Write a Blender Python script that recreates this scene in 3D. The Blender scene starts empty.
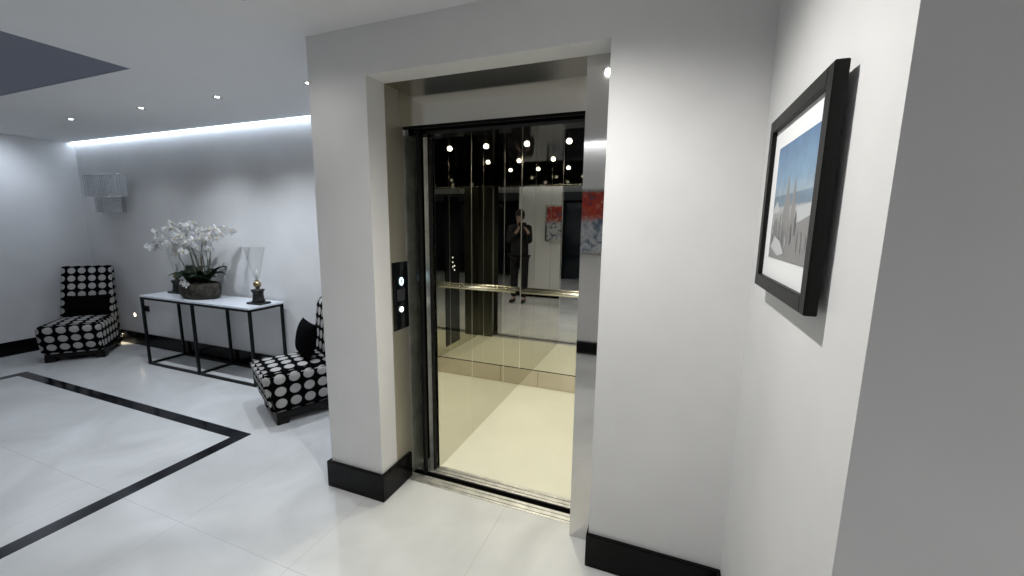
import bpy, bmesh, math, random
from mathutils import Vector, Matrix
random.seed(7)
PI = math.pi
sc = bpy.context.scene
COL = sc.collection

# ------------------------------------------------------------------ materials
def new_mat(name):
    m = bpy.data.materials.new(name); m.use_nodes = True
    return m, m.node_tree, m.node_tree.nodes['Principled BSDF']

def mat(name, col, rough=0.5, metal=0.0, emis=None, estr=0.0, spec=0.5, coat=0.0, bump=None, vary=None, trans=0.0, ior=1.45, sheen=0.0):
    m, nt, b = new_mat(name)
    b.inputs['Base Color'].default_value = (*col, 1)
    b.inputs['Roughness'].default_value = rough
    b.inputs['Metallic'].default_value = metal
    b.inputs['Specular IOR Level'].default_value = spec
    b.inputs['Coat Weight'].default_value = coat
    b.inputs['Transmission Weight'].default_value = trans
    b.inputs['IOR'].default_value = ior
    b.inputs['Sheen Weight'].default_value = sheen
    if emis:
        b.inputs['Emission Color'].default_value = (*emis, 1)
        b.inputs['Emission Strength'].default_value = estr
    if bump or vary:
        tc = nt.nodes.new('ShaderNodeTexCoord')
    if vary:                      # (scale, amount)
        n = nt.nodes.new('ShaderNodeTexNoise'); n.inputs['Scale'].default_value = vary[0]; n.inputs['Detail'].default_value = 4
        nt.links.new(tc.outputs['Object'], n.inputs['Vector'])
        r = nt.nodes.new('ShaderNodeMapRange')
        r.inputs['From Min'].default_value = .3; r.inputs['From Max'].default_value = .7
        r.inputs['To Min'].default_value = 1 - vary[1]; r.inputs['To Max'].default_value = 1 + vary[1]
        nt.links.new(n.outputs['Fac'], r.inputs['Value'])
        mx = nt.nodes.new('ShaderNodeVectorMath'); mx.operation = 'SCALE'; mx.inputs[0].default_value = col
        nt.links.new(r.outputs['Result'], mx.inputs['Scale'])
        nt.links.new(mx.outputs['Vector'], b.inputs['Base Color'])
    if bump:                      # (scale, strength, (sx,sy,sz))
        n2 = nt.nodes.new('ShaderNodeTexNoise'); n2.inputs['Scale'].default_value = bump[0]; n2.inputs['Detail'].default_value = 5
        mp = nt.nodes.new('ShaderNodeMapping')
        mp.inputs['Scale'].default_value = bump[2] if len(bump) > 2 else (1, 1, 1)
        nt.links.new(tc.outputs['Object'], mp.inputs['Vector']); nt.links.new(mp.outputs['Vector'], n2.inputs['Vector'])
        bp = nt.nodes.new('ShaderNodeBump'); bp.inputs['Strength'].default_value = bump[1]; bp.inputs['Distance'].default_value = .004
        nt.links.new(n2.outputs['Fac'], bp.inputs['Height']); nt.links.new(bp.outputs['Normal'], b.inputs['Normal'])
    return m

M = {}
M['wall'] = mat('plaster_wall', (.76, .76, .76), .5, vary=(2.2, .05), bump=(9, .25), spec=.35)
M['ceil'] = mat('ceiling_paint', (.80, .80, .80), .7, vary=(1.2, .015))
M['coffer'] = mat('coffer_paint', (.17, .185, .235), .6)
M['black_gloss'] = mat('black_gloss_board', (.003, .003, .0032), .2, spec=.18)
M['black_stone'] = mat('black_granite', (.008, .009, .012), .12, spec=.5, vary=(60, .6))
M['steel'] = mat('brushed_steel', (.58, .56, .52), .33, 1.0, bump=(30, .10, (8, 8, .12)))
M['steel_frame'] = mat('frame_steel', (.56, .54, .49), .13, 1.0, bump=(30, .03, (8, 8, .1)))
M['steel_lining'] = mat('satin_steel', (.48, .455, .38), .5, .8)
M['steel_post'] = mat('polished_steel', (.62, .61, .59), .035, 1.0)
M['steel_dark'] = mat('dark_steel', (.15, .155, .14), .3, 1.0)
M['mirror'] = mat('tinted_mirror', (.70, .69, .63), .0, 1.0)
M['mirror_skirt'] = mat('bronze_mirror', (.60, .56, .49), .03, 1.0)
M['car_black'] = mat('car_black_gloss', (.006, .006, .006), .06, spec=.5)
M['blackm'] = mat('black_rubber', (.004, .004, .004), .6, spec=.2)
M['chrome'] = mat('chrome', (.88, .86, .80), .25, 1.0)
M['sill'] = mat('sill_aluminium', (.80, .79, .77), .38, .9, vary=(14, .2))
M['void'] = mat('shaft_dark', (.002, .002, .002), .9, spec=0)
M['black_frame'] = mat('black_metal', (.004, .004, .005), .4, spec=.25)
M['table_top'] = mat('white_table_top', (.75, .79, .84), .15, vary=(8, .02))
M['mat_board'] = mat('mount_board', (.82, .83, .84), .8)
M['frame_black'] = mat('frame_black_wood', (.005, .005, .005), .45, spec=.25)
M['frame_silver'] = mat('frame_silver', (.6, .6, .6), .25, 1.0)
M['dark_wood'] = mat('dark_wood', (.006, .005, .005), .35, spec=.3)
M['cushion'] = mat('black_velvet', (.003, .003, .0035), .9, spec=.03)
M['petal'] = mat('orchid_petal', (.92, .92, .92), .6)
nt_ = M['petal'].node_tree; tl_ = nt_.nodes.new('ShaderNodeBsdfTranslucent'); tl_.inputs[0].default_value = (.95, .95, .95, 1)
mx_ = nt_.nodes.new('ShaderNodeMixShader'); mx_.inputs[0].default_value = .25
nt_.links.new(nt_.nodes['Principled BSDF'].outputs[0], mx_.inputs[1]); nt_.links.new(tl_.outputs[0], mx_.inputs[2]); nt_.links.new(mx_.outputs[0], nt_.nodes['Material Output'].inputs[0])
M['petal_c'] = mat('orchid_centre', (.75, .62, .35), .6)
M['stem'] = mat('orchid_stem', (.10, .095, .06), .6)
M['leaf'] = mat('orchid_leaf', (.02, .045, .022), .4, vary=(12, .35))
M['bowl'] = mat('mossy_bowl', (.038, .033, .024), .85, vary=(22, .75), bump=(30, .9))
M['moss'] = mat('moss', (.03, .04, .015), .9, vary=(40, .5), bump=(60, 1))
M['pewter'] = mat('dark_pewter', (.035, .035, .033), .35, .6, vary=(20, .3))
M['brass'] = mat('aged_brass', (.42, .33, .2), .28, 1.0)
M['cov'] = mat('socket_black', (.006, .006, .006), .3)
M['skin'] = mat('skin', (.42, .27, .21), .5)
M['hair'] = mat('hair', (.03, .02, .015), .6)
M['cloth'] = mat('black_cloth', (.008, .008, .01), .85, bump=(60, .3))
M['shoe'] = mat('black_leather', (.01, .01, .01), .4)
M['night_glass'] = mat('dark_glass', (.006, .009, .012), .08, spec=.5)
M['dark_wall'] = mat('charcoal_wall', (.09, .10, .10), .5)
M['cop'] = mat('black_glass_panel', (.006, .007, .008), .05, spec=.6)
M['grey_disp'] = mat('grey_display', (.05, .05, .055), .3)
M['white_em'] = mat('button_light', (1, 1, 1), .4, emis=(1, 1, 1), estr=2.2)
M['cyan_em'] = mat('digit_light', (1, 1, 1), .4, emis=(.55, .85, 1), estr=2.5)
M['spot_em'] = mat('spot_lens', (1, 1, 1), .4, emis=(.95, .98, 1), estr=22)
M['car_spot_em'] = mat('car_spot_lens', (1, 1, 1), .4, emis=(1, .93, .74), estr=14)
M['led'] = mat('led_strip', (1, 1, 1), .4, emis=(.72, .84, 1), estr=4.3)
M['led_rear'] = mat('led_strip_rear', (1, 1, 1), .4, emis=(.95, .97, 1), estr=11)
M['warm_em'] = mat('warm_lens', (1, 1, 1), .4, emis=(1, .86, .6), estr=7)
M['white_plastic'] = mat('white_plastic', (.75, .75, .75), .4)

def glass_mat(name, col=(1, 1, 1), rough=0.0, blend=.12):
    m = bpy.data.materials.new(name); m.use_nodes = True; nt = m.node_tree; nt.nodes.clear()
    o = nt.nodes.new('ShaderNodeOutputMaterial'); t = nt.nodes.new('ShaderNodeBsdfTransparent'); g = nt.nodes.new('ShaderNodeBsdfGlossy')
    t.inputs['Color'].default_value = (*col, 1); g.inputs['Roughness'].default_value = rough
    fr = nt.nodes.new('ShaderNodeLayerWeight'); fr.inputs['Blend'].default_value = blend
    mx = nt.nodes.new('ShaderNodeMixShader')
    nt.links.new(fr.outputs['Facing'], mx.inputs['Fac']); nt.links.new(t.outputs[0], mx.inputs[1]); nt.links.new(g.outputs[0], mx.inputs[2])
    nt.links.new(mx.outputs[0], o.inputs['Surface'])
    return m
M['glass'] = glass_mat('clear_glass', (.93, .94, .93))
M['pane_glass'] = glass_mat('door_glass', (.9, .92, .88), 0, .02)
M['crystal'] = mat('crystal', (.95, .96, .98), .08, trans=.75, ior=1.35)

def floor_mat():
    m, nt, b = new_mat('porcelain_tiles')
    tc = nt.nodes.new('ShaderNodeTexCoord'); sp = nt.nodes.new('ShaderNodeSeparateXYZ')
    nt.links.new(tc.outputs['Object'], sp.inputs[0])
    def seam(sock, off, pitch, w):
        a = nt.nodes.new('ShaderNodeMath'); a.operation = 'SUBTRACT'; a.inputs[1].default_value = off; nt.links.new(sock, a.inputs[0])
        p = nt.nodes.new('ShaderNodeMath'); p.operation = 'PINGPONG'; p.inputs[1].default_value = pitch / 2; nt.links.new(a.outputs[0], p.inputs[0])
        l = nt.nodes.new('ShaderNodeMath'); l.operation = 'LESS_THAN'; l.inputs[1].default_value = w; nt.links.new(p.outputs[0], l.inputs[0])
        return l.outputs[0]
    s1 = seam(sp.outputs[0], -.722, .735, .0013); s2 = seam(sp.outputs[1], 1.10, 1.45, .0013)
    mxx = nt.nodes.new('ShaderNodeMath'); mxx.operation = 'MAXIMUM'; nt.links.new(s1, mxx.inputs[0]); nt.links.new(s2, mxx.inputs[1])
    n = nt.nodes.new('ShaderNodeTexNoise'); n.inputs['Scale'].default_value = 1.3; n.inputs['Detail'].default_value = 6; n.inputs['Distortion'].default_value = 1.2
    nt.links.new(tc.outputs['Object'], n.inputs['Vector'])
    cr = nt.nodes.new('ShaderNodeValToRGB')
    cr.color_ramp.elements[0].position = .35; cr.color_ramp.elements[0].color = (.585, .595, .595, 1)
    cr.color_ramp.elements[1].position = .65; cr.color_ramp.elements[1].color = (.71, .72, .72, 1)
    nt.links.new(n.outputs['Fac'], cr.inputs[0])
    mx = nt.nodes.new('ShaderNodeMix'); mx.data_type = 'RGBA'; mx.inputs['B'].default_value = (.50, .49, .48, 1)
    nt.links.new(mxx.outputs[0], mx.inputs['Factor']); nt.links.new(cr.outputs[0], mx.inputs['A']); nt.links.new(mx.outputs['Result'], b.inputs['Base Color'])
    b.inputs['Roughness'].default_value = .16; b.inputs['Specular IOR Level'].default_value = .45
    return m
M['floor'] = floor_mat()
M['car_floor'] = mat('car_floor_tile', (.74, .73, .62), .2, vary=(3, .03), spec=.4)

def dots_mat():
    m, nt, b = new_mat('dotted_upholstery')
    uv = nt.nodes.new('ShaderNodeUVMap'); sp = nt.nodes.new('ShaderNodeSeparateXYZ'); nt.links.new(uv.outputs[0], sp.inputs[0])
    def cell(sock, pitch):
        d = nt.nodes.new('ShaderNodeMath'); d.operation = 'DIVIDE'; d.inputs[1].default_value = pitch; nt.links.new(sock, d.inputs[0])
        f = nt.nodes.new('ShaderNodeMath'); f.operation = 'FRACT'; nt.links.new(d.outputs[0], f.inputs[0])
        s = nt.nodes.new('ShaderNodeMath'); s.operation = 'SUBTRACT'; s.inputs[1].default_value = .5; nt.links.new(f.outputs[0], s.inputs[0])
        return s.outputs[0]
    cx, cy = cell(sp.outputs[0], .1), cell(sp.outputs[1], .092)
    c = nt.nodes.new('ShaderNodeCombineXYZ'); nt.links.new(cx, c.inputs[0]); nt.links.new(cy, c.inputs[1])
    ln = nt.nodes.new('ShaderNodeVectorMath'); ln.operation = 'LENGTH'; nt.links.new(c.outputs[0], ln.inputs[0])
    r = nt.nodes.new('ShaderNodeMapRange'); r.inputs['From Min'].default_value = .37; r.inputs['From Max'].default_value = .40
    r.inputs['To Min'].default_value = 1; r.inputs['To Max'].default_value = 0
    nt.links.new(ln.outputs['Value'], r.inputs['Value'])
    mx = nt.nodes.new('ShaderNodeMix'); mx.data_type = 'RGBA'; mx.inputs['A'].default_value = (.002, .002, .002, 1); mx.inputs['B'].default_value = (.44, .43, .42, 1)
    nt.links.new(r.outputs[0], mx.inputs['Factor']); nt.links.new(mx.outputs['Result'], b.inputs['Base Color'])
    bp = nt.nodes.new('ShaderNodeBump'); bp.inputs['Strength'].default_value = .5; bp.inputs['Distance'].default_value = .004
    nt.links.new(r.outputs[0], bp.inputs['Height']); nt.links.new(bp.outputs[0], b.inputs['Normal'])
    b.inputs['Roughness'].default_value = .85; b.inputs['Specular IOR Level'].default_value = .04
    return m
M['dots'] = dots_mat()

# ------------------------------------------------------------------ mesh builder
class MB:
    def __init__(s): s.bm = bmesh.new()
    def box(s, x0, x1, y0, y1, z0, z1, bev=0):
        b = bmesh.new(); bmesh.ops.create_cube(b, size=1)
        for v in b.verts:
            v.co = Vector(((x0+x1)/2 + v.co.x*abs(x1-x0), (y0+y1)/2 + v.co.y*abs(y1-y0), (z0+z1)/2 + v.co.z*abs(z1-z0)))
        if bev: bmesh.ops.bevel(b, geom=b.edges[:], offset=bev, segments=2, affect='EDGES')
        s.merge(b); return s
    def merge(s, b, mt=None):
        if mt: bmesh.ops.transform(b, matrix=mt, verts=b.verts)
        me = bpy.data.meshes.new('t'); b.to_mesh(me); b.free(); s.bm.from_mesh(me); bpy.data.meshes.remove(me)
    def tube(s, pts, r, n=8, cap=True):
        pts = [Vector(p) for p in pts]; rings = []
        rr = r if isinstance(r, (list, tuple)) else [r]*len(pts)
        prev = None
        for i, p in enumerate(pts):
            t = (pts[min(i+1, len(pts)-1)] - pts[max(i-1, 0)]).normalized()
            if prev is None:
                a = t.cross(Vector((0, 0, 1)) if abs(t.z) < .9 else Vector((1, 0, 0))).normalized()
            else:
                a = (prev - t*prev.dot(t)).normalized()
            prev = a; c = t.cross(a)
            rings.append([s.bm.verts.new(p + (a*math.cos(2*PI*k/n) + c*math.sin(2*PI*k/n))*rr[i]) for k in range(n)])
        for i in range(len(rings)-1):
            for k in range(n):
                f = s.bm.faces.new((rings[i][k], rings[i][(k+1) % n], rings[i+1][(k+1) % n], rings[i+1][k])); f.smooth = True
        if cap: s.bm.faces.new(rings[0][::-1]); s.bm.faces.new(rings[-1])
        return s
    def lathe(s, prof, c=(0, 0, 0), n=24, sx=1, sy=1, smooth=True):
        rings = []
        for r, z in prof:
            if r < 1e-6: rings.append([s.bm.verts.new((c[0], c[1], c[2]+z))])
            else: rings.append([s.bm.verts.new((c[0]+r*sx*math.cos(2*PI*k/n), c[1]+r*sy*math.sin(2*PI*k/n), c[2]+z)) for k in range(n)])
        for a, b in zip(rings, rings[1:]):
            for k in range(n):
                k2 = (k+1) % n
                vs = ([a[0]] if len(a) == 1 else [a[k], a[k2]]) + ([b[0]] if len(b) == 1 else [b[k2], b[k]])
                if len(vs) > 2:
                    f = s.bm.faces.new(vs); f.smooth = smooth
        return s
    def cyl(s, c, r, z0, z1, n=24): return s.lathe([(0, z0), (r, z0), (r, z1), (0, z1)], c, n, smooth=False)
    def poly(s, pts):
        s.bm.faces.new([s.bm.verts.new(p) for p in pts]); return s
    def build(s, name, m, parent=None, off=(0, 0, 0), smooth=None):
        bmesh.ops.recalc_face_normals(s.bm, faces=s.bm.faces)
        o_ = Vector(off)
        for v in s.bm.verts: v.co -= o_
        me = bpy.data.meshes.new(name); s.bm.to_mesh(me); s.bm.free()
        me.materials.append(M[m] if isinstance(m, str) else m)
        if smooth: me.polygons.foreach_set('use_smooth', [True]*len(me.polygons))
        o = bpy.data.objects.new(name, me); COL.objects.link(o)
        if parent: o.parent = parent
        return o

def tag(o, label=None, cat=None, group=None, kind=None):
    if label: o['label'] = label
    if cat: o['category'] = cat
    if group: o['group'] = group
    if kind: o['kind'] = kind
    return o
def thing(name, label, cat, loc=(0, 0, 0), rz=0, group=None):
    o = bpy.data.objects.new(name, None); COL.objects.link(o); o.empty_display_size = .1
    o.location = loc; o.rotation_euler = (0, 0, rz)
    return tag(o, label, cat, group)
def struct(name, mb, m): return tag(mb.build(name, m), kind='structure')
def copy_tree(o, parent=None):
    c = o.copy(); COL.objects.link(c); c.parent = parent
    for ch in list(o.children): copy_tree(ch, c)
    return c

# ------------------------------------------------------------------ key dimensions (metres)
W = 1.618                    # elevator wall face
PL, OL, OR_ = -1.713, -1.361, -.244
HZ, CZ = 2.176, 2.388
BY, LX = 2.80, -6.70         # lobby back / left wall
RX, RY = .28, .715           # right wall face, its free end
CL, CR, CB, CF = -1.231, -.13, 3.42, 2.006   # elevator car
CC = 2.11                    # car ceiling
BH = .154

# ------------------------------------------------------------------ setting
f = MB()
f.box(-6.9, 3.4, -4.2, 1.82, -.1, 0); f.box(-6.9, OL, 1.82, 2.95, -.1, 0)
struct('floor', f, 'floor')
i = MB()
for a in [(-5.85, -2.679, 1.746, 1.833), (-5.85, -2.679, -.9, -.81), (-2.774, -2.679, -.81, 1.746), (-5.85, -5.76, -.81, 1.746)]:
    i.box(*a, -.02, .0012)
struct('trim_1', i, 'black_stone')

def rects(xs, ys, holes):
    for x0, x1 in zip(xs, xs[1:]):
        for y0, y1 in zip(ys, ys[1:]):
            cx, cy = (x0+x1)/2, (y0+y1)/2
            if any(h[0] < cx < h[1] and h[2] < cy < h[3] for h in holes): continue
            yield x0, x1, y0, y1
SPOTS = [(-5.09, 2.13), (-4.03, 2.12), (-3.13, 2.125), (-2.25, 2.12), (-1.66, 1.25), (-.39, .97)]
c = MB()
holes = [(-5.85, -3.06, -.9, 1.583), (LX, PL, 2.734, BY), (-1.3, .45, -1.09, -1.03), (-1.3, 3.2, 1.75, 3)]
for r in rects([-6.9, LX, -5.85, -3.06, PL, -1.3, .45, 3.4], [-4.2, -1.09, -1.03, -.9, 1.583, 1.75, 2.734, BY, 2.95], holes):
    c.box(*r, CZ, CZ+.03)
c.box(-6.9, 3.4, -4.2, 2.95, CZ+.09, CZ+.15)
struct('ceiling', c, 'ceil')
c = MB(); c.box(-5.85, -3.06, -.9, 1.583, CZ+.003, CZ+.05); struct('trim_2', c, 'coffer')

w = MB(); w.box(LX-.15, LX, -4.2, 2.95, 0, 2.53); struct('wall_left', w, 'wall')
w = MB(); w.box(LX-.15, PL, BY, BY+.15, 0, 2.53); struct('wall_back', w, 'wall')
w = MB()
bm = w.bm
w.box(PL, OL, W, BY, 0, CZ+.09); w.box(OL, OR_, W, 1.745, HZ, CZ+.09); w.box(OR_, RX+.02, W, 2.0, 0, CZ+.09)
w.box(OL, 1, 1.745, 1.95, HZ+.02, CZ+.09)
struct('wall_front', w, 'wall')
w = MB(); w.box(RX, 3.4, RY, 2.1, 0, CZ+.09); struct('wall_right', w, 'wall')
w = MB(); w.box(-1.35, .45, -1.24, -1.09, 0, CZ+.09); struct('wall_rear', w, 'wall')
w = MB(); w.box(3.3, 3.4, -4.2, .8, 0, CZ+.09); struct('wall_side', w, 'dark_wall')
w = MB(); w.box(-6.9, 3.4, -4.3, -4.2, 0, CZ+.09); struct('wall_far', w, 'dark_wall')
# shaft lining around the car
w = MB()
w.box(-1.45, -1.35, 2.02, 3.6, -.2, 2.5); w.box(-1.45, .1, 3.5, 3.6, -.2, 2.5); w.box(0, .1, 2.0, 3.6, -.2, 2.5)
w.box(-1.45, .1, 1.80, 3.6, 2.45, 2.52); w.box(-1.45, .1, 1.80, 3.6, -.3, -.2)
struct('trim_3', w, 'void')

def board(name, boxes):
    b = MB()
    for x in boxes: b.box(*x, 0, BH, bev=.002)
    return struct(name, b, 'black_gloss')
t = .02
board('baseboard_front', [(PL-t, OL+t, W-t, W), (OL, OL+t, W-.001, 1.862), (PL-t, PL, W, BY)])
board('baseboard_corner', [(OR_-.008, RX, W-t, W), (OR_-.008, OR_, W, 1.742)])
board('baseboard_right', [(RX-.015, RX, RY-.015, W-t), (RX, 3.3, RY-.015, RY)])
board('baseboard_back', [(LX, PL-t, BY-.015, BY)])
board('baseboard_left', [(LX, LX+.015, -4.2, BY-.015)])
board('baseboard_rear', [(-1.365, .465, -1.09, -1.075), (-1.365, -1.35, -1.24, -1.09)])

# cove lights
l = MB(); l.box(LX+.005, PL-.005, 2.7345, 2.799, CZ+.006, CZ+.02)
tag(l.build('cove_light', 'led'), 'bright white LED strip glowing in the ceiling slot above the far lobby wall', 'light')
l = MB(); l.box(-1.295, .445, -1.066, -1.0305, CZ+.006, CZ+.02)
tag(l.build('cove_light', 'led_rear'), 'LED strip in the ceiling slot behind the viewer, glowing in the steel post', 'light')

# downlights
def spot(x, y, z, power, col, size=1.5, blend=.6, r=.012):
    L = bpy.data.lights.new('spot', 'SPOT'); L.energy = power; L.color = col; L.spot_size = size; L.spot_blend = blend; L.shadow_soft_size = r
    o = bpy.data.objects.new('spot_lamp', L); COL.objects.link(o); o.location = (x, y, z); return o
names = ['first bright recessed ceiling spot from the left, at the left end of the console table', 'second recessed ceiling spot from the left, above the left part of the console table',
         'brightest recessed ceiling spot, left of the white pillar and above the orchids', 'recessed ceiling spot partly hidden at the edge of the white pillar',
         'recessed ceiling spot in front of the elevator opening, mirrored in the steel header', 'recessed ceiling spot above the framed seaside picture, mirrored in the steel post']
proto = None
for k, (x, y) in enumerate(SPOTS):
    if proto is None:
        proto = thing('downlight', names[k], 'ceiling light', (x, y, CZ), group=None)
        MB().lathe([(.014, -.001), (.032, -.005), (.035, -.003), (.035, 0), (.014, 0)]).build('trim_ring', 'chrome', proto)
        MB().lathe([(0, -.0015), (.0135, -.0015), (.0135, 0), (0, 0)]).build('lens', 'spot_em', proto)
        o = proto
    else:
        o = copy_tree(proto); o.location = (x, y, CZ); o['label'] = names[k]
    o['group'] = 'recessed ceiling spots of the lobby'
cool = (.86, .92, 1)
P = [15, 42, 50, 36, 5, 62]
SZ = [2.1, 2.15, 2.15, 2.15, 2.5, 2.6]
BL = [1, 1, 1, 1, 1, 1]
for k, (x, y) in enumerate(SPOTS): spot(x, y, CZ-.02, P[k], cool if k < 4 else (1, .98, .94), SZ[k], BL[k])

# ------------------------------------------------------------------ elevator doorway
fo = (-.8, 1.745, 0)
fr = thing('elevator_door_frame', 'brushed stainless steel door surround of the elevator with header panel and metal sill', 'door frame', fo)
MB().box(OL-.001, OL+.003, 1.747, 1.885, .0, HZ).build('side_lining', 'steel_lining', fr, fo)
MB().box(OL, OR_, 1.747, 1.86, HZ, HZ+.015).build('soffit_lining', 'steel_frame', fr, fo)
MB().box(OL, OR_, 1.86, 1.885, 1.997, HZ).build('header_panel', 'steel_frame', fr, fo)
MB().box(OL, OR_, 1.885, 1.905, 1.99, HZ).build('header_seal', 'blackm', fr, fo)
MB().box(-.355, OR_-.001, 1.745, 1.885, 0, HZ).build('steel_post', 'steel_post', fr, fo)
s = MB(); s.box(OL, -.3, 1.8205, 1.834, -.03, .002); s.box(OL, -.3, 1.840, 1.863, -.03, .002); s.box(OL, -.3, 1.869, 1.887, -.03, .003); s.box(OL, -.3, 1.8205, 1.887, -.03, -.006); s.build('landing_sill', 'sill', fr, fo)

co = (-.68, 2.7, 0)
car = thing('elevator_car', 'mirrored elevator car with cream floor, handrail and black spotlit ceiling', 'elevator', co)
s = MB(); MB().box(OL, -.3, 1.8865, 1.933, -.03, -.004).build('gap_shade', 'void', car, co); s.box(-1.34, -.2, 1.932, 1.949, -.03, .003); s.box(-1.34, -.2, 1.955, 1.979, -.03, .002); s.box(-1.34, -.2, 1.984, CF, -.03, .002); s.build('car_sill', 'sill', car, co)  # black strip stands in for the shade inside the open sill gap
MB().box(-1.35, 0, CF, CB+.03, -.03, .0).build('car_floor', 'car_floor', car, co)
ml = MB()
for y0, y1 in [(1.99, 2.44), (2.443, 3.02), (3.023, CB)]: ml.box(CL-.02, CL, y0, y1, 0, CC)
ml.build('side_mirror', 'mirror', car, co)
for y in (2.4415, 3.0215): MB().box(CL-.002, CL+.0012, y-.002, y+.002, 0, CC).build('mirror_trim', 'chrome', car, co)
for x in (-.86, -.50): MB().box(x-.002, x+.002, CB-.0012, CB+.002, .165, CC).build('mirror_trim', 'chrome', car, co)
MB().box(CL, CL+.004, CB-.004, CB, 0, CC).build('mirror_trim', 'chrome', car, co)
mb = MB(); xs = [CL, -.86, -.50, CR]
for a, b in zip(xs, xs[1:]): mb.box(a+.0015, b-.0015, CB, CB+.02, .165, CC)
mb.build('back_mirror', 'mirror', car, co)
MB().box(CL-.02, CR+.02, CB+.021, CB+.03, 0, CC).build('back_panel', 'blackm', car, co)
sk = MB(); sk.box(CL, -1.045, CB-.008, CB+.02, .002, .16); sk.box(-1.042, CR, CB-.008, CB+.02, .002, .16); sk.build('skirting', 'mirror_skirt', car, co)
rw = MB(); rw.box(CR, CR+.02, 2.03, 2.55, 0, CC); rw.box(CR, CR+.02, 2.89, CB, 0, CC); rw.box(CR+.003, CR+.02, 2.55, 2.89, 0, CC); rw.build('side_panel', 'mirror', car, co)
MB().box(-.33, CR+.02, 2.006, 2.03, 0, 1.98).build('front_return', 'steel_dark', car, co)
tr = MB(); tr.box(-1.35, CR+.02, 1.925, 2.03, 1.965, CC+.06); tr.build('transom', 'car_black', car, co)
ce = MB(); ce.box(CL-.02, CR+.02, 2.03, CB+.03, CC, CC+.03); ce.build('ceiling_panel', 'car_black', car, co)
rim = MB(); rim.box(CL, CR, 2.031, 2.036, 1.967, 1.975); rim.build('transom_trim', 'chrome', car, co)
cop = MB(); cop.box(CR-.006, CR+.003, 2.56, 2.88, .08, 1.80, bev=.001); cpo = cop.build('control_panel', 'cop', car, co)
for k in range(3):
    bt = MB(); bt.lathe([(0, 0), (.008, 0), (.008, .003), (0, .003)]); 
    o = bt.build('button', 'white_em', cpo); o.rotation_euler = (0, -PI/2, 0); o.location = (CR-.006-co[0], 2.72-co[1], 1.0+.055*k)
for k in range(2):
    bt = MB(); bt.lathe([(0, 0), (.008, 0), (.008, .003), (0, .003)])
    o = bt.build('button', 'white_em', cpo); o.rotation_euler = (0, -PI/2, 0); o.location = (CR-.006-co[0], 2.68-co[1], .96+.05*k)
hr = MB(); hr.tube([(CL+.03, CB-.06, .905), (CR-.03, CB-.06, .905)], .019, 12); ho = hr.build('handrail', 'chrome', car, co)
for x in (-1.17, -.68, -.19):
    MB().tube([(x, CB, .90), (x, CB-.06, .90)], .009, 8).build('bracket', 'chrome', ho, co)
for x in (-1.06, -.73):
    for y in (3.04, 2.42):
        MB().lathe([(0, -.019), (.009, -.0175), (.015, -.013), (.019, -.006), (.020, 0), (0, 0)], (x, y, CC)).build('ceiling_spot', 'car_spot_em', car, co)
        spot(x, y, CC-.03, 19, (1, .95, .76), 2.2, .8, .03)

do = (-1.3, 1.905, 0)
dr = thing('elevator_door', 'narrow glass elevator door leaf with black leading edge at the left of the opening', 'door', do)
MB().box(OL+.004, -1.284, 1.902, 1.910, .004, 1.985).build('glass_pane', 'pane_glass', dr, do)
MB().box(-1.284, -1.266, 1.895, 1.915, .004, 1.99).build('edge_seal', 'blackm', dr, do)
dr2 = thing('elevator_door', 'slim steel car door stile just right of the black edged glass leaf', 'door', (-1.25, 1.965, 0))
do = (-1.25, 1.965, 0)
MB().box(-1.278, -1.250, 1.955, 1.975, .004, 1.96).build('stile', 'sill', dr2, do)
MB().box(-1.250, -1.243, 1.953, 1.977, .004, 1.96).build('edge_seal', 'blackm', dr2, do)
MB().box(OL+.001, OL+.004, 1.887, 2.02, 0.003, 1.96).build('return_panel', 'sill', dr2, do)

# call panel
po = (OL+.003, 1.824, 1.1)
cp = thing('call_panel', 'black glass elevator call panel with lit digit and round white button on the steel jamb', 'call panel', po)
MB().box(OL, OL+.006, 1.754, 1.892, .915, 1.290, bev=.0015).build('face_plate', 'cop', cp, po)
MB().box(OL+.006, OL+.0068, 1.79, 1.855, 1.075, 1.14).build('display', 'grey_disp', cp, po)
dg = MB(); n = 24
dg.tube([(0, .012*math.cos(2*PI*k/n), .019*math.sin(2*PI*k/n)) for k in range(n+1)], .0036, 6, cap=False)
o = dg.build('digit', 'cyan_em', cp); o.location = (.0065, .002, .083)
bt = MB(); bt.lathe([(0, 0), (.0155, 0), (.0155, .003), (0, .003)]); o = bt.build('button', 'white_em', cp); o.rotation_euler = (0, PI/2, 0); o.location = (.006, -.005, -.072)

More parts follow.
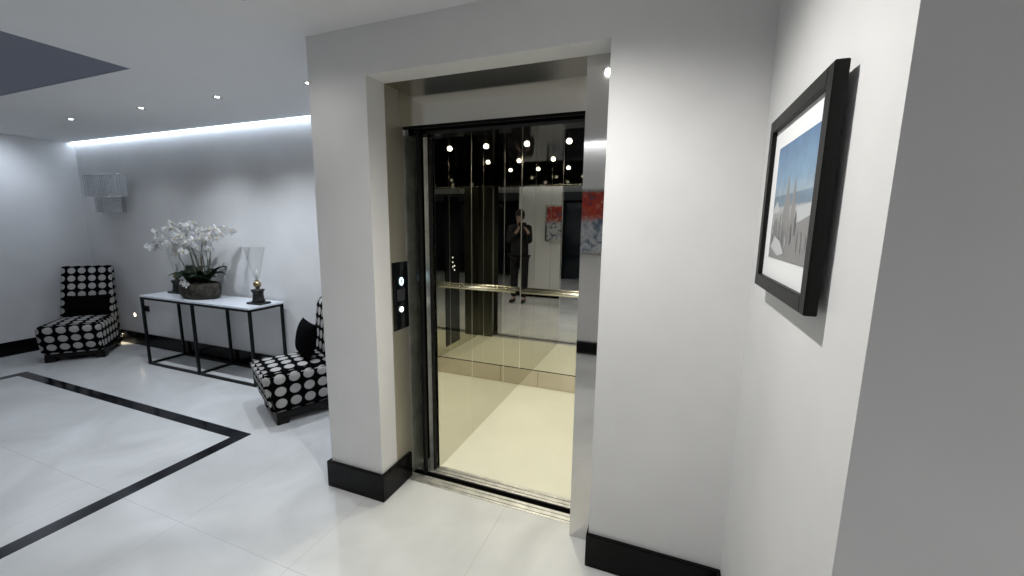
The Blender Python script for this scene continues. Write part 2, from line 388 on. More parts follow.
# ------------------------------------------------------------------ framed seaside picture on the right wall
def art_sea():
    m, nt, b = new_mat('seaside_print')
    tc = nt.nodes.new('ShaderNodeTexCoord'); mp = nt.nodes.new('ShaderNodeMapping'); nt.links.new(tc.outputs['Object'], mp.inputs[0])
    sp = nt.nodes.new('ShaderNodeSeparateXYZ'); nt.links.new(mp.outputs[0], sp.inputs[0])
    cr = nt.nodes.new('ShaderNodeValToRGB'); cr.color_ramp.interpolation = 'LINEAR'
    r = nt.nodes.new('ShaderNodeMapRange'); r.inputs['From Min'].default_value = -.14; r.inputs['From Max'].default_value = .14
    n = nt.nodes.new('ShaderNodeTexNoise'); n.inputs['Scale'].default_value = 28; n.inputs['Detail'].default_value = 5
    nt.links.new(tc.outputs['Object'], n.inputs[0])
    nt.links.new(sp.outputs[2], r.inputs['Value'])
    e = cr.color_ramp.elements
    e[0].position = 0; e[0].color = (.17, .175, .18, 1); e[1].position = 1; e[1].color = (.07, .17, .33, 1)
    for p, cc in [(.25, (.24, .25, .255, 1)), (.40, (.35, .36, .36, 1)), (.45, (.40, .42, .43, 1)), (.47, (.13, .2, .27, 1)), (.555, (.12, .2, .29, 1)), (.565, (.28, .36, .43, 1)), (.68, (.17, .30, .44, 1))]:
        x = e.new(p); x.color = cc
    nt.links.new(r.outputs[0], cr.inputs[0])
    mx = nt.nodes.new('ShaderNodeMix'); mx.data_type = 'RGBA'; mx.blend_type = 'OVERLAY'; mx.inputs['Factor'].default_value = .5
    nt.links.new(cr.outputs[0], mx.inputs['A']); nt.links.new(n.outputs['Color'], mx.inputs['B'])
    bw = nt.nodes.new('ShaderNodeRGBToBW'); nt.links.new(n.outputs['Color'], bw.inputs[0]); nt.links.new(bw.outputs[0], mx.inputs['B'])
    nt.links.new(mx.outputs['Result'], b.inputs['Base Color']); b.inputs['Roughness'].default_value = .35
    return m
M['art_sea'] = art_sea()
M['p_dark'] = mat('print_dark', (.10, .105, .11), .4); M['p_mid'] = mat('print_mid', (.22, .22, .22), .4); M['p_light'] = mat('print_light', (.5, .52, .54), .4)
qo = (RX, 1.12, 1.56)
pic = thing('framed_picture', 'black framed seaside photograph with white mount on the right wall', 'picture', qo)
y0, y1, z0, z1, bw_ = .888, 1.356, 1.336, 1.785, .033
fx0, fx1 = .245, .2675
g = MB()
g.box(fx0, fx1, y0, y0+bw_, z0, z1, bev=.0015); g.box(fx0, fx1, y1-bw_, y1, z0, z1, bev=.0015)
g.box(fx0, fx1, y0+bw_, y1-bw_, z0, z0+bw_, bev=.0015); g.box(fx0, fx1, y0+bw_, y1-bw_, z1-bw_, z1, bev=.0015)
g.build('frame', 'frame_black', pic, qo)
MB().box(.256, .262, y0+bw_, y1-bw_, z0+bw_, z1-bw_).build('mount', 'mat_board', pic, qo)
pz0, pz1, py0, py1 = 1.422, 1.70, .955, 1.268
for yy in (y0+.16, y1-.12):
    for zz in (z0+.15, z1-.15): MB().box(fx1, RX, yy-.01, yy+.01, zz-.01, zz+.01).build('bumper', 'blackm', pic, qo)
ar = MB().box(.2550, .2562, py0-qo[1], py1-qo[1], pz0-1.561, pz1-1.561).build('print', 'art_sea', pic)
ar.location = (-RX, 0, 1.561-qo[2])
# ink shapes of the photograph itself: rock spires, posts and pale sand (part of the print's own mesh)
pm = ar.data; inks = ['p_dark', 'p_mid', 'p_light']
for k in inks: pm.materials.append(M[k])
pb = bmesh.new(); pb.from_mesh(pm); rnd = random.Random(4); layer = [0]
def ink(pts, m):
    layer[0] += 1; x = .2550 - RX + RX - .00003*layer[0]
    f_ = pb.faces.new([pb.verts.new((x, py1+(py0-py1)*u-qo[1], pz0+(pz1-pz0)*v-1.561)) for u, v in pts]); f_.material_index = 1+inks.index(m)
ink([(.0, .0), (.0, .30), (.15, .36), (.3, .30), (.5, .34), (.7, .30), (.85, .36), (1, .38), (1, 0)], 'p_mid')
ink([(.0, .40), (.05, .47), (.12, .52), (.17, .47), (.22, .42)], 'p_light')
ink([(.55, .30), (.57, .42), (.7, .44), (.9, .45), (1, .46), (1, .37), (.8, .33)], 'p_light')
ink([(.30, .06), (.32, .40), (.36, .52), (.39, .69), (.42, .70), (.45, .55), (.50, .50), (.52, .30), (.49, .08)], 'p_mid')
ink([(.53, .22), (.55, .50), (.575, .67), (.60, .66), (.625, .50), (.66, .40), (.66, .2)], 'p_mid')
for k in range(26):
    u = rnd.uniform(.04, .95); w_ = rnd.uniform(.012, .04); b0 = rnd.uniform(.03, .22); h = rnd.uniform(.08, .26)*(1.3 if .3 < u < .65 else 1)
    ink([(u, b0), (u-w_*.3, b0+h*.6), (u+w_*.3, b0+h), (u+w_*.8, b0+h*.7), (u+w_, b0+.01)], rnd.choice(['p_dark', 'p_mid', 'p_dark', 'p_light']))
ink([(.05, .10), (.16, .20), (.34, .16), (.48, .06), (.3, .03)], 'p_light')
pb.to_mesh(pm); pb.free()

# ------------------------------------------------------------------ red flower picture on the rear wall
def art_flowers():
    m, nt, b = new_mat('flower_print')
    tc = nt.nodes.new('ShaderNodeTexCoord'); sp = nt.nodes.new('ShaderNodeSeparateXYZ'); nt.links.new(tc.outputs['Object'], sp.inputs[0])
    n = nt.nodes.new('ShaderNodeTexNoise'); n.inputs['Scale'].default_value = 9; n.inputs['Detail'].default_value = 4; n.inputs['Distortion'].default_value = 1.5; nt.links.new(tc.outputs['Object'], n.inputs[0])
    def ramp(stops, src):
        cr = nt.nodes.new('ShaderNodeValToRGB'); e = cr.color_ramp.elements
        e[0].position, e[0].color = stops[0][0], (*stops[0][1], 1); e[1].position, e[1].color = stops[-1][0], (*stops[-1][1], 1)
        for p, c in stops[1:-1]:
            x = e.new(p); x.color = (*c, 1)
        nt.links.new(src, cr.inputs[0]); return cr.outputs[0]
    red = ramp([(.30, (.10, .12, .18)), (.40, (.35, .02, .02)), (.48, (.75, .08, .04)), (.54, (.30, .015, .01)), (.60, (.8, .2, .12)), (.70, (.55, .60, .66))], n.outputs['Fac'])
    blue = ramp([(.30, (.04, .05, .08)), (.42, (.12, .18, .27)), (.50, (.50, .53, .58)), (.60, (.70, .71, .74)), (.72, (.35, .40, .48))], n.outputs['Fac'])
    a = nt.nodes.new('ShaderNodeMath'); a.operation = 'MULTIPLY_ADD'; a.inputs[1].default_value = .35; nt.links.new(n.outputs['Fac'], a.inputs[0]); nt.links.new(sp.outputs[2], a.inputs[2])
    mr = nt.nodes.new('ShaderNodeMapRange'); mr.inputs['From Min'].default_value = .18; mr.inputs['From Max'].default_value = .24; nt.links.new(a.outputs[0], mr.inputs['Value'])
    mx = nt.nodes.new('ShaderNodeMix'); mx.data_type = 'RGBA'; nt.links.new(mr.outputs[0], mx.inputs['Factor']); nt.links.new(blue, mx.inputs['A']); nt.links.new(red, mx.inputs['B'])
    nt.links.new(mx.outputs['Result'], b.inputs['Base Color']); b.inputs['Roughness'].default_value = .4
    return m
M['art_fl'] = art_flowers()
ro = (-.56, -1.09, 1.53)
pf = thing('framed_picture', 'silver framed picture of red flowers behind the viewer, reflected in the steel post', 'picture', ro)
X0, X1, Z0, Z1 = -1.0, -.13, 1.17, 1.89
g = MB(); b_ = .03
g.box(X0, X0+b_, -1.089, -1.04, Z0, Z1); g.box(X1-b_, X1, -1.089, -1.04, Z0, Z1); g.box(X0+b_, X1-b_, -1.089, -1.04, Z0, Z0+b_); g.box(X0+b_, X1-b_, -1.089, -1.04, Z1-b_, Z1)
g.build('frame', 'frame_silver', pf, ro)
MB().box(X0+b_, X1-b_, -1.085, -1.06, Z0+b_, Z1-b_).build('print', 'art_fl', pf, ro)

# ------------------------------------------------------------------ console table
TX0, TX1, TY0, TY1, TZ = -5.015, -3.42, 2.42, 2.765, .738
to = ((TX0+TX1)/2, (TY0+TY1)/2, 0)
tb = thing('console_table', 'long white topped console table with thin black metal frame by the far lobby wall', 'table', to)
MB().box(TX0-.004, TX1+.004, TY0-.004, TY1+.004, TZ-.018, TZ, bev=.002).build('tabletop', 'table_top', tb, to)
q_ = .011
for x in (TX0+q_, (TX0+TX1)/2, TX1-q_):
    for y in (TY0+q_, TY1-q_):
        MB().box(x-q_, x+q_, y-q_, y+q_, 0, TZ-.018).build('leg', 'black_frame', tb, to)
rl = MB()
for z in (q_, TZ-.03):
    for y in (TY0+q_, TY1-q_): rl.box(TX0, TX1, y-q_, y+q_, z-q_+.0005, z+q_)
    for x in (TX0+q_, (TX0+TX1)/2, TX1-q_): rl.box(x-q_, x+q_, TY0, TY1, z-q_+.0005, z+q_)
rl.build('rail', 'black_frame', tb, to)

# ------------------------------------------------------------------ orchids
oo = (-4.33, 2.59, TZ)
bw = thing('orchid_bowl', 'oval mossy bowl of tall white orchids with dark leaves on the console table', 'plant', oo)
MB().lathe([(0, 0), (.19, 0), (.225, .04), (.235, .10), (.222, .15), (.20, .155), (.205, .12), (0, .11)], n=40, sy=.60).build('bowl', 'bowl', bw)
MB().lathe([(.215, .135), (.15, .16), (.06, .17), (0, .172)], n=32, sy=.58).build('moss', 'moss', bw)
def leaf(c0, ang, ln, wd, up, droop):
    b = MB(); n = 9; L = []; R_ = []; C_ = []
    dx, dy = math.cos(ang), math.sin(ang)
    for k in range(n):
        u = k/(n-1); h = up*math.sin(u*PI*.55)*1.2 - droop*u*u; r = ln*u
        w_ = wd*(math.sin(PI*min(1, u*.9+.12))**.7) if k < n-1 else .002
        p = Vector((c0[0]+dx*r, c0[1]+dy*r*.8, c0[2]+h)); sd = Vector((-dy, dx, 0))*w_
        L.append(b.bm.verts.new(p+sd+Vector((0, 0, .25*w_)))); R_.append(b.bm.verts.new(p-sd+Vector((0, 0, .25*w_)))); C_.append(b.bm.verts.new(p-Vector((0, 0, .15*w_))))
    for k in range(n-1):
        b.bm.faces.new((L[k], C_[k], C_[k+1], L[k+1])).smooth = True; b.bm.faces.new((C_[k], R_[k], R_[k+1], C_[k+1])).smooth = True
    bmesh.ops.solidify(b.bm, geom=b.bm.faces[:], thickness=.004)
    return b
for k in range(26):
    a = random.uniform(0, 2*PI); cx = random.choice([-.12, -.04, .04, .12]) + random.uniform(-.03, .03)
    if k < 3: a = PI + random.uniform(-.5, .3); cx = -.14
    leaf((cx, random.uniform(-.05, .05), .15), a, random.uniform(.15, .26), random.uniform(.036, .052), random.uniform(.06, .15), random.uniform(.0, .1)).build('leaf', 'leaf', bw)
def petal(b, ang, ln, wd, mt, lift=.15):
    vs = []
    n = 10
    cv = b.bm.verts.new(mt @ Vector((math.cos(ang)*ln*.5, math.sin(ang)*ln*.5, lift*ln)))
    for k in range(n):
        t_ = 2*PI*k/n; u = .5+.5*math.cos(t_); v = math.sin(t_)*.5*wd*(1-.25*(1-u))
        x, y = ln*u, v
        vs.append(b.bm.verts.new(mt @ Vector((math.cos(ang)*x - math.sin(ang)*y, math.sin(ang)*x + math.cos(ang)*y, lift*ln*u*.3))))
    for k in range(n): b.bm.faces.new((cv, vs[k], vs[(k+1) % n])).smooth = True
def flower(pos, nrm, size, roll):
    z = Vector(nrm).normalized(); x = z.cross(Vector((0, 0, 1))); x = x.normalized() if x.length > .1 else Vector((1, 0, 0)); y = z.cross(x)
    mt = Matrix.Translation(pos) @ Matrix((x, y, z)).transposed().to_4x4() @ Matrix.Rotation(roll, 4, 'Z') @ Matrix.Scale(size, 4)
    b = MB()
    for a, l_, w_ in [(0, 1.0, .95), (PI, 1.0, .95), (PI/2, .9, .6), (PI*1.25, .85, .5), (PI*1.75, .85, .5)]: petal(b, a, l_, w_, mt)
    bmesh.ops.solidify(b.bm, geom=b.bm.faces[:], thickness=.0015)
    o = b.build('flower', 'petal', bw)
    cc = MB(); cc.lathe([(0, -.12), (.13, -.05), (.16, .08), (.07, .22), (0, .25)], n=8)
    bmesh.ops.transform(cc.bm, matrix=mt, verts=cc.bm.verts); cc.build('lip', 'petal_c', o)
# stems: (base x, apex x, apex z above the bowl, tip x, tip z, y drift), all relative to the bowl
stems = [(-.10, -.20, .46, -.66, .50, -.05), (-.05, -.16, .60, -.50, .56, .03), (.04, -.02, .64, -.44, .66, -.02), (.07, .05, .68, -.30, .66, .04),
         (.08, .12, .62, .34, .60, -.03), (.12, .16, .66, .40, .64, .05), (.0, -.1, .48, -.42, .45, .06), (.05, .06, .6, .12, .60, .0), (-.02, -.04, .56, -.22, .52, -.04)]
for (bx, ax, az, tx, tz, dy) in stems:
    P0 = Vector((bx, dy*.4, .14)); P1 = Vector((bx+(ax-bx)*.3, dy*.7, az*.75)); P2 = Vector((ax+(tx-ax)*.25, dy, az+.20)); P3 = Vector((tx, dy*1.3, tz))
    pts = []
    for k in range(21):
        u = k/20; pts.append(P0*(1-u)**3 + P1*3*u*(1-u)**2 + P2*3*u*u*(1-u) + P3*u**3)
    MB().tube(pts, [.005 - .003*k/20 for k in range(21)], 6).build('stem', 'stem', bw)
    for k in range(8, 21):
        if k % 2 == 0 or random.random() < .25:
            p = pts[k] + Vector((random.uniform(-.015, .015), random.uniform(-.05, .03), random.uniform(-.045, .035)))
            flower(p, (random.uniform(.1, .9), -1+random.uniform(-.2, .5), random.uniform(-.1, .4)), random.uniform(.044, .06), random.uniform(-.4, .4))
for p in [(.0, -.15, .17), (.04, -.145, .15)]: flower(Vector(p), (.3, -1, .3), .04, .2)
st = MB(); st.tube([(.155, .0, .14), (.152, .0, .42), (.16, .0, .58)], .004, 6); st.build('support_stake', 'stem', bw)

# ------------------------------------------------------------------ candle holders
def candle_holder(loc, label):
    h = thing('candle_holder', label, 'candle holder', loc, group='glass candle holders on the console table')
    MB().box(-.085, .085, -.06, .06, 0, .018, bev=.003).build('base', 'pewter', h)
    MB().lathe([(0, .018), (.052, .018), (.056, .03), (.048, .045), (.044, .10), (.056, .125), (.058, .135), (.03, .14), (0, .14)], n=20).build('urn', 'pewter', h)
    MB().lathe([(0, .14), (.016, .14), (.014, .15)] + [(.034*math.sin(a), .183-.034*math.cos(a)) for a in [PI*k/10 for k in range(2, 9)]] + [(.014, .215), (.022, .222), (.0, .224)], n=20).build('ball', 'brass', h)
    pr = [(.0, .228), (.016, .228), (.026, .25), (.036, .30), (.056, .40), (.072, .47), (.086, .53)]
    MB().lathe(pr, n=28).build('glass_shade', 'glass', h)
    MB().lathe([(0, .232), (.012, .232), (.012, .31), (0, .31)], n=16).build('candle', 'white_plastic', h)
    return h
a = candle_holder((-3.53, 2.60, TZ), 'dark urn candle holder with brass ball and flared glass at the table right end')
b = candle_holder((-4.82, 2.67, TZ), 'dark candle holder with flared clear glass half hidden behind the orchids, at the left end')

# ------------------------------------------------------------------ chairs
def uvbox(bm_, top, front):
    uv = bm_.loops.layers.uv.verify()
    for f_ in bm_.faces:
        n = f_.normal; ax = max(range(3), key=lambda k: abs(n[k]))
        for l_ in f_.loops:
            c_ = l_.vert.co
            if ax == 2: l_[uv].uv = (c_.x+.5, c_.y-front+5*.092)
            elif ax == 1: l_[uv].uv = (c_.x+.5, (c_.z-top)+5*.092)
            else: l_[uv].uv = (c_.y-front+.5, (c_.z-top)+5*.092)
def slipper_chair(loc, rz, label, yt, zt):
    # local frame: front edge centre at origin, +Y towards the backrest
    h = thing('slipper_chair', label, 'chair', loc, rz, 'dotted slipper chairs')
    wd = .25
    b = bmesh.new(); bmesh.ops.create_cube(b, size=1)
    TP = lambda y: 1-.14*max(0, min(1, y/.55))
    for v in b.verts: v.co = Vector((v.co.x*2*wd, .27+v.co.y*.56, .245+v.co.z*.31))
    bmesh.ops.subdivide_edges(b, edges=b.edges[:], cuts=5, use_grid_fill=True)
    for v in b.verts:
        if v.co.z > .3:
            v.co.z += .025*math.cos(v.co.x/wd*PI/2)*math.cos((v.co.y-.27)/.28*PI/2)
        v.co.y -= max(0, 1-(v.co.y+.01)/.3)*.055*max(0, (v.co.z-.09)/.31)**.8
        v.co.x *= TP(v.co.y)
    sh = [e for e in b.edges if len(e.link_faces) == 2 and e.link_faces[0].normal.dot(e.link_faces[1].normal) < .5]
    b.normal_update()
    sh = [e for e in b.edges if len(e.link_faces) == 2 and e.link_faces[0].normal.dot(e.link_faces[1].normal) < .5]
    bmesh.ops.bevel(b, geom=sh, offset=.022, segments=3, affect='EDGES', clamp_overlap=True)
    b.normal_update(); uvbox(b, .40, 0)
    for f_ in b.faces: f_.smooth = True
    m = MB(); m.bm.free(); m.bm = b; m.build('seat', 'dots', h)
    # backrest: side profile swept across the width
    prof = [(.40, .36)] + [(.41+(yt-.41)*u**1.1, .36+(zt-.40)*u) for u in (.2, .4, .6, .8, 1)] + [(yt+.015, zt-.012), (yt+.045, zt), (yt+.065, zt-.03)] + [(.575+(yt+.06-.575)*u, .2+(zt-.25)*u) for u in (.85, .6, .35, .12)] + [(.57, .12), (.53, .12), (.50, .36)]
    b = bmesh.new(); uv = b.loops.layers.uv.verify(); nx = 8
    grid = []; arc = [0]
    for k in range(1, len(prof)): arc.append(arc[-1] + math.dist(prof[k], prof[k-1]))
    for k in range(nx+1):
        x = -wd + 2*wd*k/nx; grid.append([b.verts.new((x*TP(y), y, z)) for y, z in prof])
    for k in range(nx):
        for j in range(len(prof)):
            j2 = (j+1) % len(prof)
            f_ = b.faces.new((grid[k][j], grid[k+1][j], grid[k+1][j2], grid[k][j2])); f_.smooth = True
            for l_ in f_.loops:
                jj = grid[k].index(l_.vert) if l_.vert in grid[k] else grid[k+1].index(l_.vert)
                l_[uv].uv = (-wd+2*wd*(k+(l_.vert not in grid[k]))/nx+.5, arc[jj]+.02)
    for g_ in (grid[0], grid[-1][::-1]):
        f_ = b.faces.new(g_[::-1])
        for l_ in f_.loops: l_[uv].uv = (l_.vert.co.y+.46, l_.vert.co.z+.03)
    m = MB(); m.bm.free(); m.bm = b; m.build('backrest', 'dots', h)
    MB().box(-wd*.93, wd*.93, .012, .545, .045, .095, bev=.004).build('base', 'dark_wood', h)
    for x in (-1, 1):
        for y in (.012, .545):
            s_ = 1 if y < .3 else -1; xx = x*(wd*(.95 if y < .3 else .85))
            MB().box(xx, xx-x*.085, y, y+s_*.085, 0, .06, bev=.003).build('foot', 'dark_wood', h)
    return h
# left chair: faces the room diagonally
fx, fy = (-6.0-5.7)/2, (2.02+2.36)/2
rzL = math.atan2(.34, .30)            # width direction
slipper_chair((fx, fy, 0), rzL, 'black slipper chair with grey dots standing in the far left corner', .57, .965)
fx2, fy2 = (-2.61-3.05)/2, (1.97+2.2)/2
rzR = math.atan2(-.23, .44)
slipper_chair((fx2, fy2, 0), rzR, 'black slipper chair with grey dots half hidden by the white pillar', .465, .865)
def cushion(loc, rz, label, tilt, w=.40, h=.29):
    b = MB(); bmesh.ops.create_grid(b.bm, x_segments=16, y_segments=12, size=.5)
    top = list(b.bm.verts)
    def sh(u, v): return (max(0, (1-abs(u*2)**2.6))*max(0, (1-abs(v*2)**2.6)))**.55
    res = bmesh.ops.duplicate(b.bm, geom=b.bm.verts[:]+b.bm.edges[:]+b.bm.faces[:])
    low = [g for g in res['geom'] if isinstance(g, bmesh.types.BMVert)]
    for lst, s_ in ((top, 1), (low, -1)):
        for v in lst:
            u, w_ = v.co.x, v.co.y
            pin = 1 - .07*(1-abs(2*w_)**2)*(abs(2*u)**3) ; pin2 = 1-.07*(1-abs(2*u)**2)*(abs(2*w_)**3)
            v.co = Vector((u*w*pin, s_*.062*sh(u, w_), w_*h*pin2 + h/2))
    bmesh.ops.remove_doubles(b.bm, verts=b.bm.verts, dist=.0005)
    for f_ in b.bm.faces: f_.smooth = True
    o = b.build('cushion', 'cushion'); tag(o, label, 'cushion', 'black cushions on the dotted chairs')
    o.rotation_euler = (tilt, 0, rz); o.location = loc; return o
def along(fx, fy, rz, x, y): return (fx+math.cos(rz)*x-math.sin(rz)*y, fy+math.sin(rz)*x+math.cos(rz)*y)
x, y = along(fx, fy, rzL, .03, .345); cushion((x, y, .415), rzL, 'black rectangular cushion on the dotted chair in the far left corner', -.42, .38, .25)
x, y = along(fx2, fy2, rzR, 0, .275); cushion((x, y, .425), rzR, 'black cushion on the dotted chair beside the white pillar', -.2, .34, .29)

# ------------------------------------------------------------------ wall sconce, wall light, socket
so = (-6.04, BY, 1.8)
scn = thing('wall_sconce', 'two tier crystal rod wall light on the far wall above the corner chair', 'wall light', so)
MB().box(-.10, .10, -.02, 0, -.10, .16, bev=.004).build('back_plate', 'chrome', scn)
for (xa, xb, za, zb, dp, nm) in [(-.32, .32, -.04, .20, .11, 18), (-.20, .25, -.22, -.045, .08, 13)]:
    r_ = MB()
    for s_ in (0,):
        r_.tube([(xa, -.012, zb), (xa, -dp, zb), (xb, -dp, zb), (xb, -.012, zb)], .006, 6)
    fr_ = r_.build('rail', 'chrome', scn)
    for k in range(nm):
        x = xa + (xb-xa)*k/(nm-1); z_ = za + random.uniform(-.006, .006)
        MB().box(x-.009, x+.009, -dp-.009, -dp+.009, z_, zb-.006, bev=.003).build('crystal_rod', 'crystal', fr_)
    for k in range(4):
        for x in (xa, xb):
            yy = -.03 - (dp-.04)*k/4
            MB().box(x-.008, x+.008, yy-.009, yy+.009, za, zb-.006, bev=.003).build('crystal_rod', 'crystal', fr_)
wl = thing('marker_light', 'small round low level light glowing on the wall between corner chair and table', 'wall light', (-5.93, BY, .37))
o = MB().lathe([(.0, .0), (.030, 0), (.030, .006), (.022, .008), (.022, .004), (0, .004)]).build('bezel', 'chrome', wl); o.rotation_euler = (PI/2, 0, 0)
o = MB().lathe([(0, .0045), (.021, .0045), (.021, .007), (0, .007)]).build('lens', 'warm_em', wl); o.rotation_euler = (PI/2, 0, 0)
wl2 = thing('marker_light', 'second low level light beside the base of the corner chair, warm glow on the floor', 'wall light', (-6.25, BY-.015, .09))
o = MB().lathe([(.0, .0), (.030, 0), (.030, .006), (.022, .008), (.022, .004), (0, .004)]).build('bezel', 'chrome', wl2); o.rotation_euler = (PI/2, 0, 0)
L = bpy.data.lights.new('marker', 'SPOT'); L.energy = 1.2; L.color = (1, .82, .55); L.shadow_soft_size = .02; L.spot_size = 2.4; L.spot_blend = .5
o = bpy.data.objects.new('marker_lamp', L); COL.objects.link(o); o.location = (-6.17, BY-.05, .13); o.rotation_euler = (.5, 0, .2)
sk_ = thing('wall_socket', 'black wall socket under the left end of the console table', 'socket', (-5.675, BY, .467))
MB().box(-.04, .04, -.012, 0, -.035, .035, bev=.002).build('face_plate', 'cov', sk_)
MB().box(-.012, .012, -.03, -.012, -.012, .014, bev=.002).build('plug', 'cov', sk_)

# ------------------------------------------------------------------ lobby behind the viewer (seen in the mirrors)
g = MB()
for k in range(7): g.box(-4.97+k*1.15, -4.97+k*1.15+1.1, -4.19, -4.16, .05, 2.1)
struct('window_1', g, 'night_glass')
g = MB()
for k in range(8): g.box(-5+k*1.15-.03, -5+k*1.15+.03, -4.199, -4.14, 0, 2.15)
g.box(-5.03, 3.08, -4.199, -4.14, 2.1, 2.16); struct('trim_4', g, 'black_frame')
ct = thing('side_table', 'pale topped side table in the lobby behind, reflected in the elevator mirror', 'table', (1.66, -1.45, 0))
MB().box(-.45, .45, -.2, .2, .73, .75, bev=.002).build('tabletop', 'table_top', ct)
for x in (-.43, .43):
    for y in (-.18, .18): MB().box(x-.012, x+.012, y-.012, y+.012, 0, .73).build('leg', 'black_frame', ct)

# photographer, seen only as a dark figure in the mirrors
def skin_mesh(name, verts, edges, radii, m, parent, sub=2):
    me = bpy.data.meshes.new(name); me.from_pydata(verts, edges, []); 
    o = bpy.data.objects.new(name, me); COL.objects.link(o); me.materials.append(M[m])
    md = o.modifiers.new('skin', 'SKIN'); md.use_smooth_shade = True
    for k, r_ in enumerate(radii):
        sv = me.skin_vertices[0].data[k]; sv.radius = r_ if isinstance(r_, tuple) else (r_, r_)
    me.skin_vertices[0].data[0].use_root = True
    s_ = o.modifiers.new('sub', 'SUBSURF'); s_.levels = sub; s_.render_levels = sub
    o.parent = parent; return o
pe = thing('person', 'person in black clothes holding a phone up, a dark figure in the elevator mirror', 'person', (0.02, -.42, 0))
# body (skin): head, neck, torso, arms to hands
B = .16     # the body stands to the right of the raised phone
V_ = [(B, 0, .95), (B, .0, 1.15), (B, -.01, 1.38), (B, 0, 1.49), (B, .01, 1.56),
      (B-.17, -.01, 1.41), (B-.21, .06, 1.16), (-.10, .27, 1.36), (-.055, .32, 1.44),
      (B+.17, -.01, 1.41), (B+.20, .06, 1.16), (.13, .26, 1.36), (.055, .32, 1.44),
      (B-.09, 0, .90), (B-.10, .01, .50), (B-.105, 0, .09), (B-.11, .15, .04), (B+.09, 0, .90), (B+.10, .01, .50), (B+.105, 0, .09), (B+.11, .15, .04), (B, .015, 1.64), (B, .02, 1.72)]
E_ = [(0, 1), (1, 2), (2, 3), (3, 4), (2, 5), (5, 6), (6, 7), (7, 8), (2, 9), (9, 10), (10, 11), (11, 12), (0, 13), (13, 14), (14, 15), (15, 16), (0, 17), (17, 18), (18, 19), (19, 20), (4, 21), (21, 22)]
R0 = [(.13, .095), (.12, .085), (.135, .085), .05, .06, .055, .038, .028, (.03, .016), .055, .038, .028, (.03, .016), .075, .05, .035, .033, .075, .05, .035, .033, (.078, .092), (.05, .06)]
skin_mesh('body', V_, E_, R0, 'skin', pe)
skin_mesh('jumper', [(B, 0, .84), (B, 0, 1.0), (B, 0, 1.15), (B, -.01, 1.39), (B-.17, -.01, 1.42), (B-.21, .06, 1.16), (-.105, .26, 1.35), (B+.17, -.01, 1.42), (B+.20, .06, 1.16), (.13, .25, 1.35), (B, 0, 1.50)],
          [(0, 1), (1, 2), (2, 3), (3, 4), (4, 5), (5, 6), (3, 7), (7, 8), (8, 9), (3, 10)], [(.20, .15), (.19, .14), (.175, .13), (.18, .125), .088, .065, .045, .088, .065, .045, .07], 'cloth', pe)
skin_mesh('trousers', [(B, 0, .97), (B-.09, 0, .88), (B-.10, .01, .50), (B-.105, 0, .09), (B+.09, 0, .88), (B+.10, .01, .50), (B+.105, 0, .09)],
          [(0, 1), (1, 2), (2, 3), (0, 4), (4, 5), (5, 6)], [(.17, .13), .11, .085, .07, .11, .085, .07], 'cloth', pe)
for s_ in (-1, 1):
    skin_mesh('shoe', [(B+s_*.105, -.03, .05), (B+s_*.108, .08, .045), (B+s_*.11, .19, .035)], [(0, 1), (1, 2)], [(.045, .05), (.048, .042), (.045, .032)], 'shoe', pe, 1)
    for k in range(5):      # fingers closing round the phone
        zz = 1.47 + .02*(k-1.5) if k < 4 else 1.43; ln = [.035, .04, .038, .03, .03][k]
        skin_mesh('finger', [(s_*.055, .325, zz-.01), (s_*(.062), .325+ln*.5, zz), (s_*.072, .325+ln, zz+.002)] if k < 4 else [(s_*.05, .315, zz), (s_*.045, .335, zz+.02), (s_*.05, .345, zz+.04)], [(0, 1), (1, 2)], [.009, .008, .007], 'skin', pe, 1)
hb = MB(); hb.lathe([(0, 1.785), (.05, 1.775), (.085, 1.73), (.09, 1.66), (.075, 1.60), (.06, 1.62), (.06, 1.70), (0, 1.76)], (B, -.012, 0), 20, sy=1.15)
hb.build('hair', 'hair', pe)
for s_ in (-1, 1):
    MB().lathe([(0, -.008), (.008, 0), (0, .008)], (B+s_*.03, .095, 1.665), 8).build('eye', 'shoe', pe)
MB().lathe([(0, -.025), (.012, -.012), (.006, .02), (0, .025)], (B, .108, 1.64), 8).build('nose', 'skin', pe)
MB().box(B-.02, B+.02, .095, .102, 1.60, 1.606, bev=.002).build('mouth', 'shoe', pe)
ph = MB().box(-.075, .075, -.055, -.047, 1.46, 1.535, bev=.003); tag(ph.build('phone', 'cop'), 'black phone held up sideways by the person reflected in the mirror', 'phone')

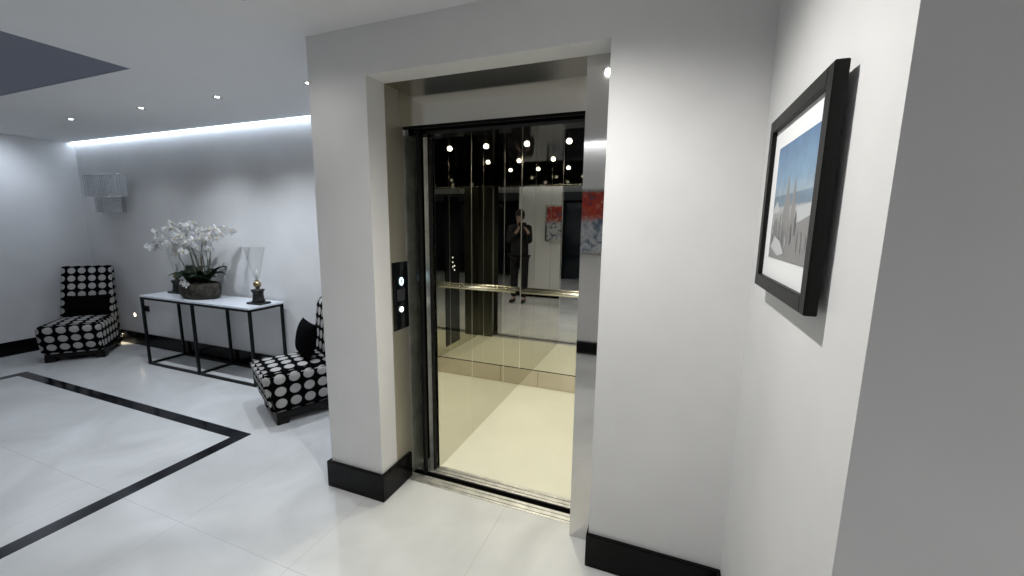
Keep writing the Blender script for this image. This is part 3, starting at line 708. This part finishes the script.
# ------------------------------------------------------------------ extra room light: unseen fill spots added for brightness, except the faint first one
HID = [(-6.12, 2.0, 15, (.76, .85, 1), 'faint recessed ceiling spot close to the left wall, above the corner chair'),
       (-5.2, -1.9, 24, (.80, .88, 1), 'added unseen fill spot beyond the near edge of the dark ceiling panel'),
       (-2.2, -.4, 16, (.95, .97, 1), 'added unseen fill spot between the dark ceiling panel and the rear wall'),
       (-2.1, -2.6, 26, (.95, .97, 1), 'added unseen fill spot in the dark part of the lobby near the night glazing'),
       (1.75, -.55, 90, (1, .97, .96), 'added unseen fill spot behind the viewer, nearest the pale side table')]
for x, y, p_, c_, lab in HID:
    o = copy_tree(proto); o.location = (x, y, CZ); o['label'] = lab
    so_ = spot(x, y, CZ-.02, p_, c_, 2.7, 1)
    if x < -6:           # this one is tilted towards the left wall
        so_.data.spot_size = 1.9; so_.rotation_euler = (0, math.radians(42), 0)

# ------------------------------------------------------------------ world, camera, view
wd = bpy.data.worlds.new('world'); sc.world = wd; wd.use_nodes = True
wd.node_tree.nodes['Background'].inputs[0].default_value = (.5, .55, .65, 1); wd.node_tree.nodes['Background'].inputs[1].default_value = .02
cam = bpy.data.cameras.new('camera'); co_ = bpy.data.objects.new('camera', cam); COL.objects.link(co_)
cam.sensor_width = 36; cam.sensor_fit = 'HORIZONTAL'; cam.lens = 403.065/1024*36; cam.clip_start = .02
yaw, pit, rol = map(math.radians, (21.012, -8.999, -.685))
fw = Vector((-math.sin(yaw)*math.cos(pit), math.cos(yaw)*math.cos(pit), math.sin(pit)))
rt = fw.cross(Vector((0, 0, 1))).normalized(); dn = fw.cross(rt)
r2 = rt*math.cos(rol) + dn*math.sin(rol); d2 = -rt*math.sin(rol) + dn*math.cos(rol)
m3 = Matrix((r2, -d2, -fw)).transposed()
co_.matrix_world = Matrix.Translation((0, 0, 1.5)) @ m3.to_4x4()
sc.camera = co_
vs = sc.view_settings; sc.display_settings.display_device = 'sRGB'
vs.view_transform = 'Standard'; vs.look = 'None'; vs.gamma = 1; vs.use_curve_mapping = False; vs.exposure = 0.24
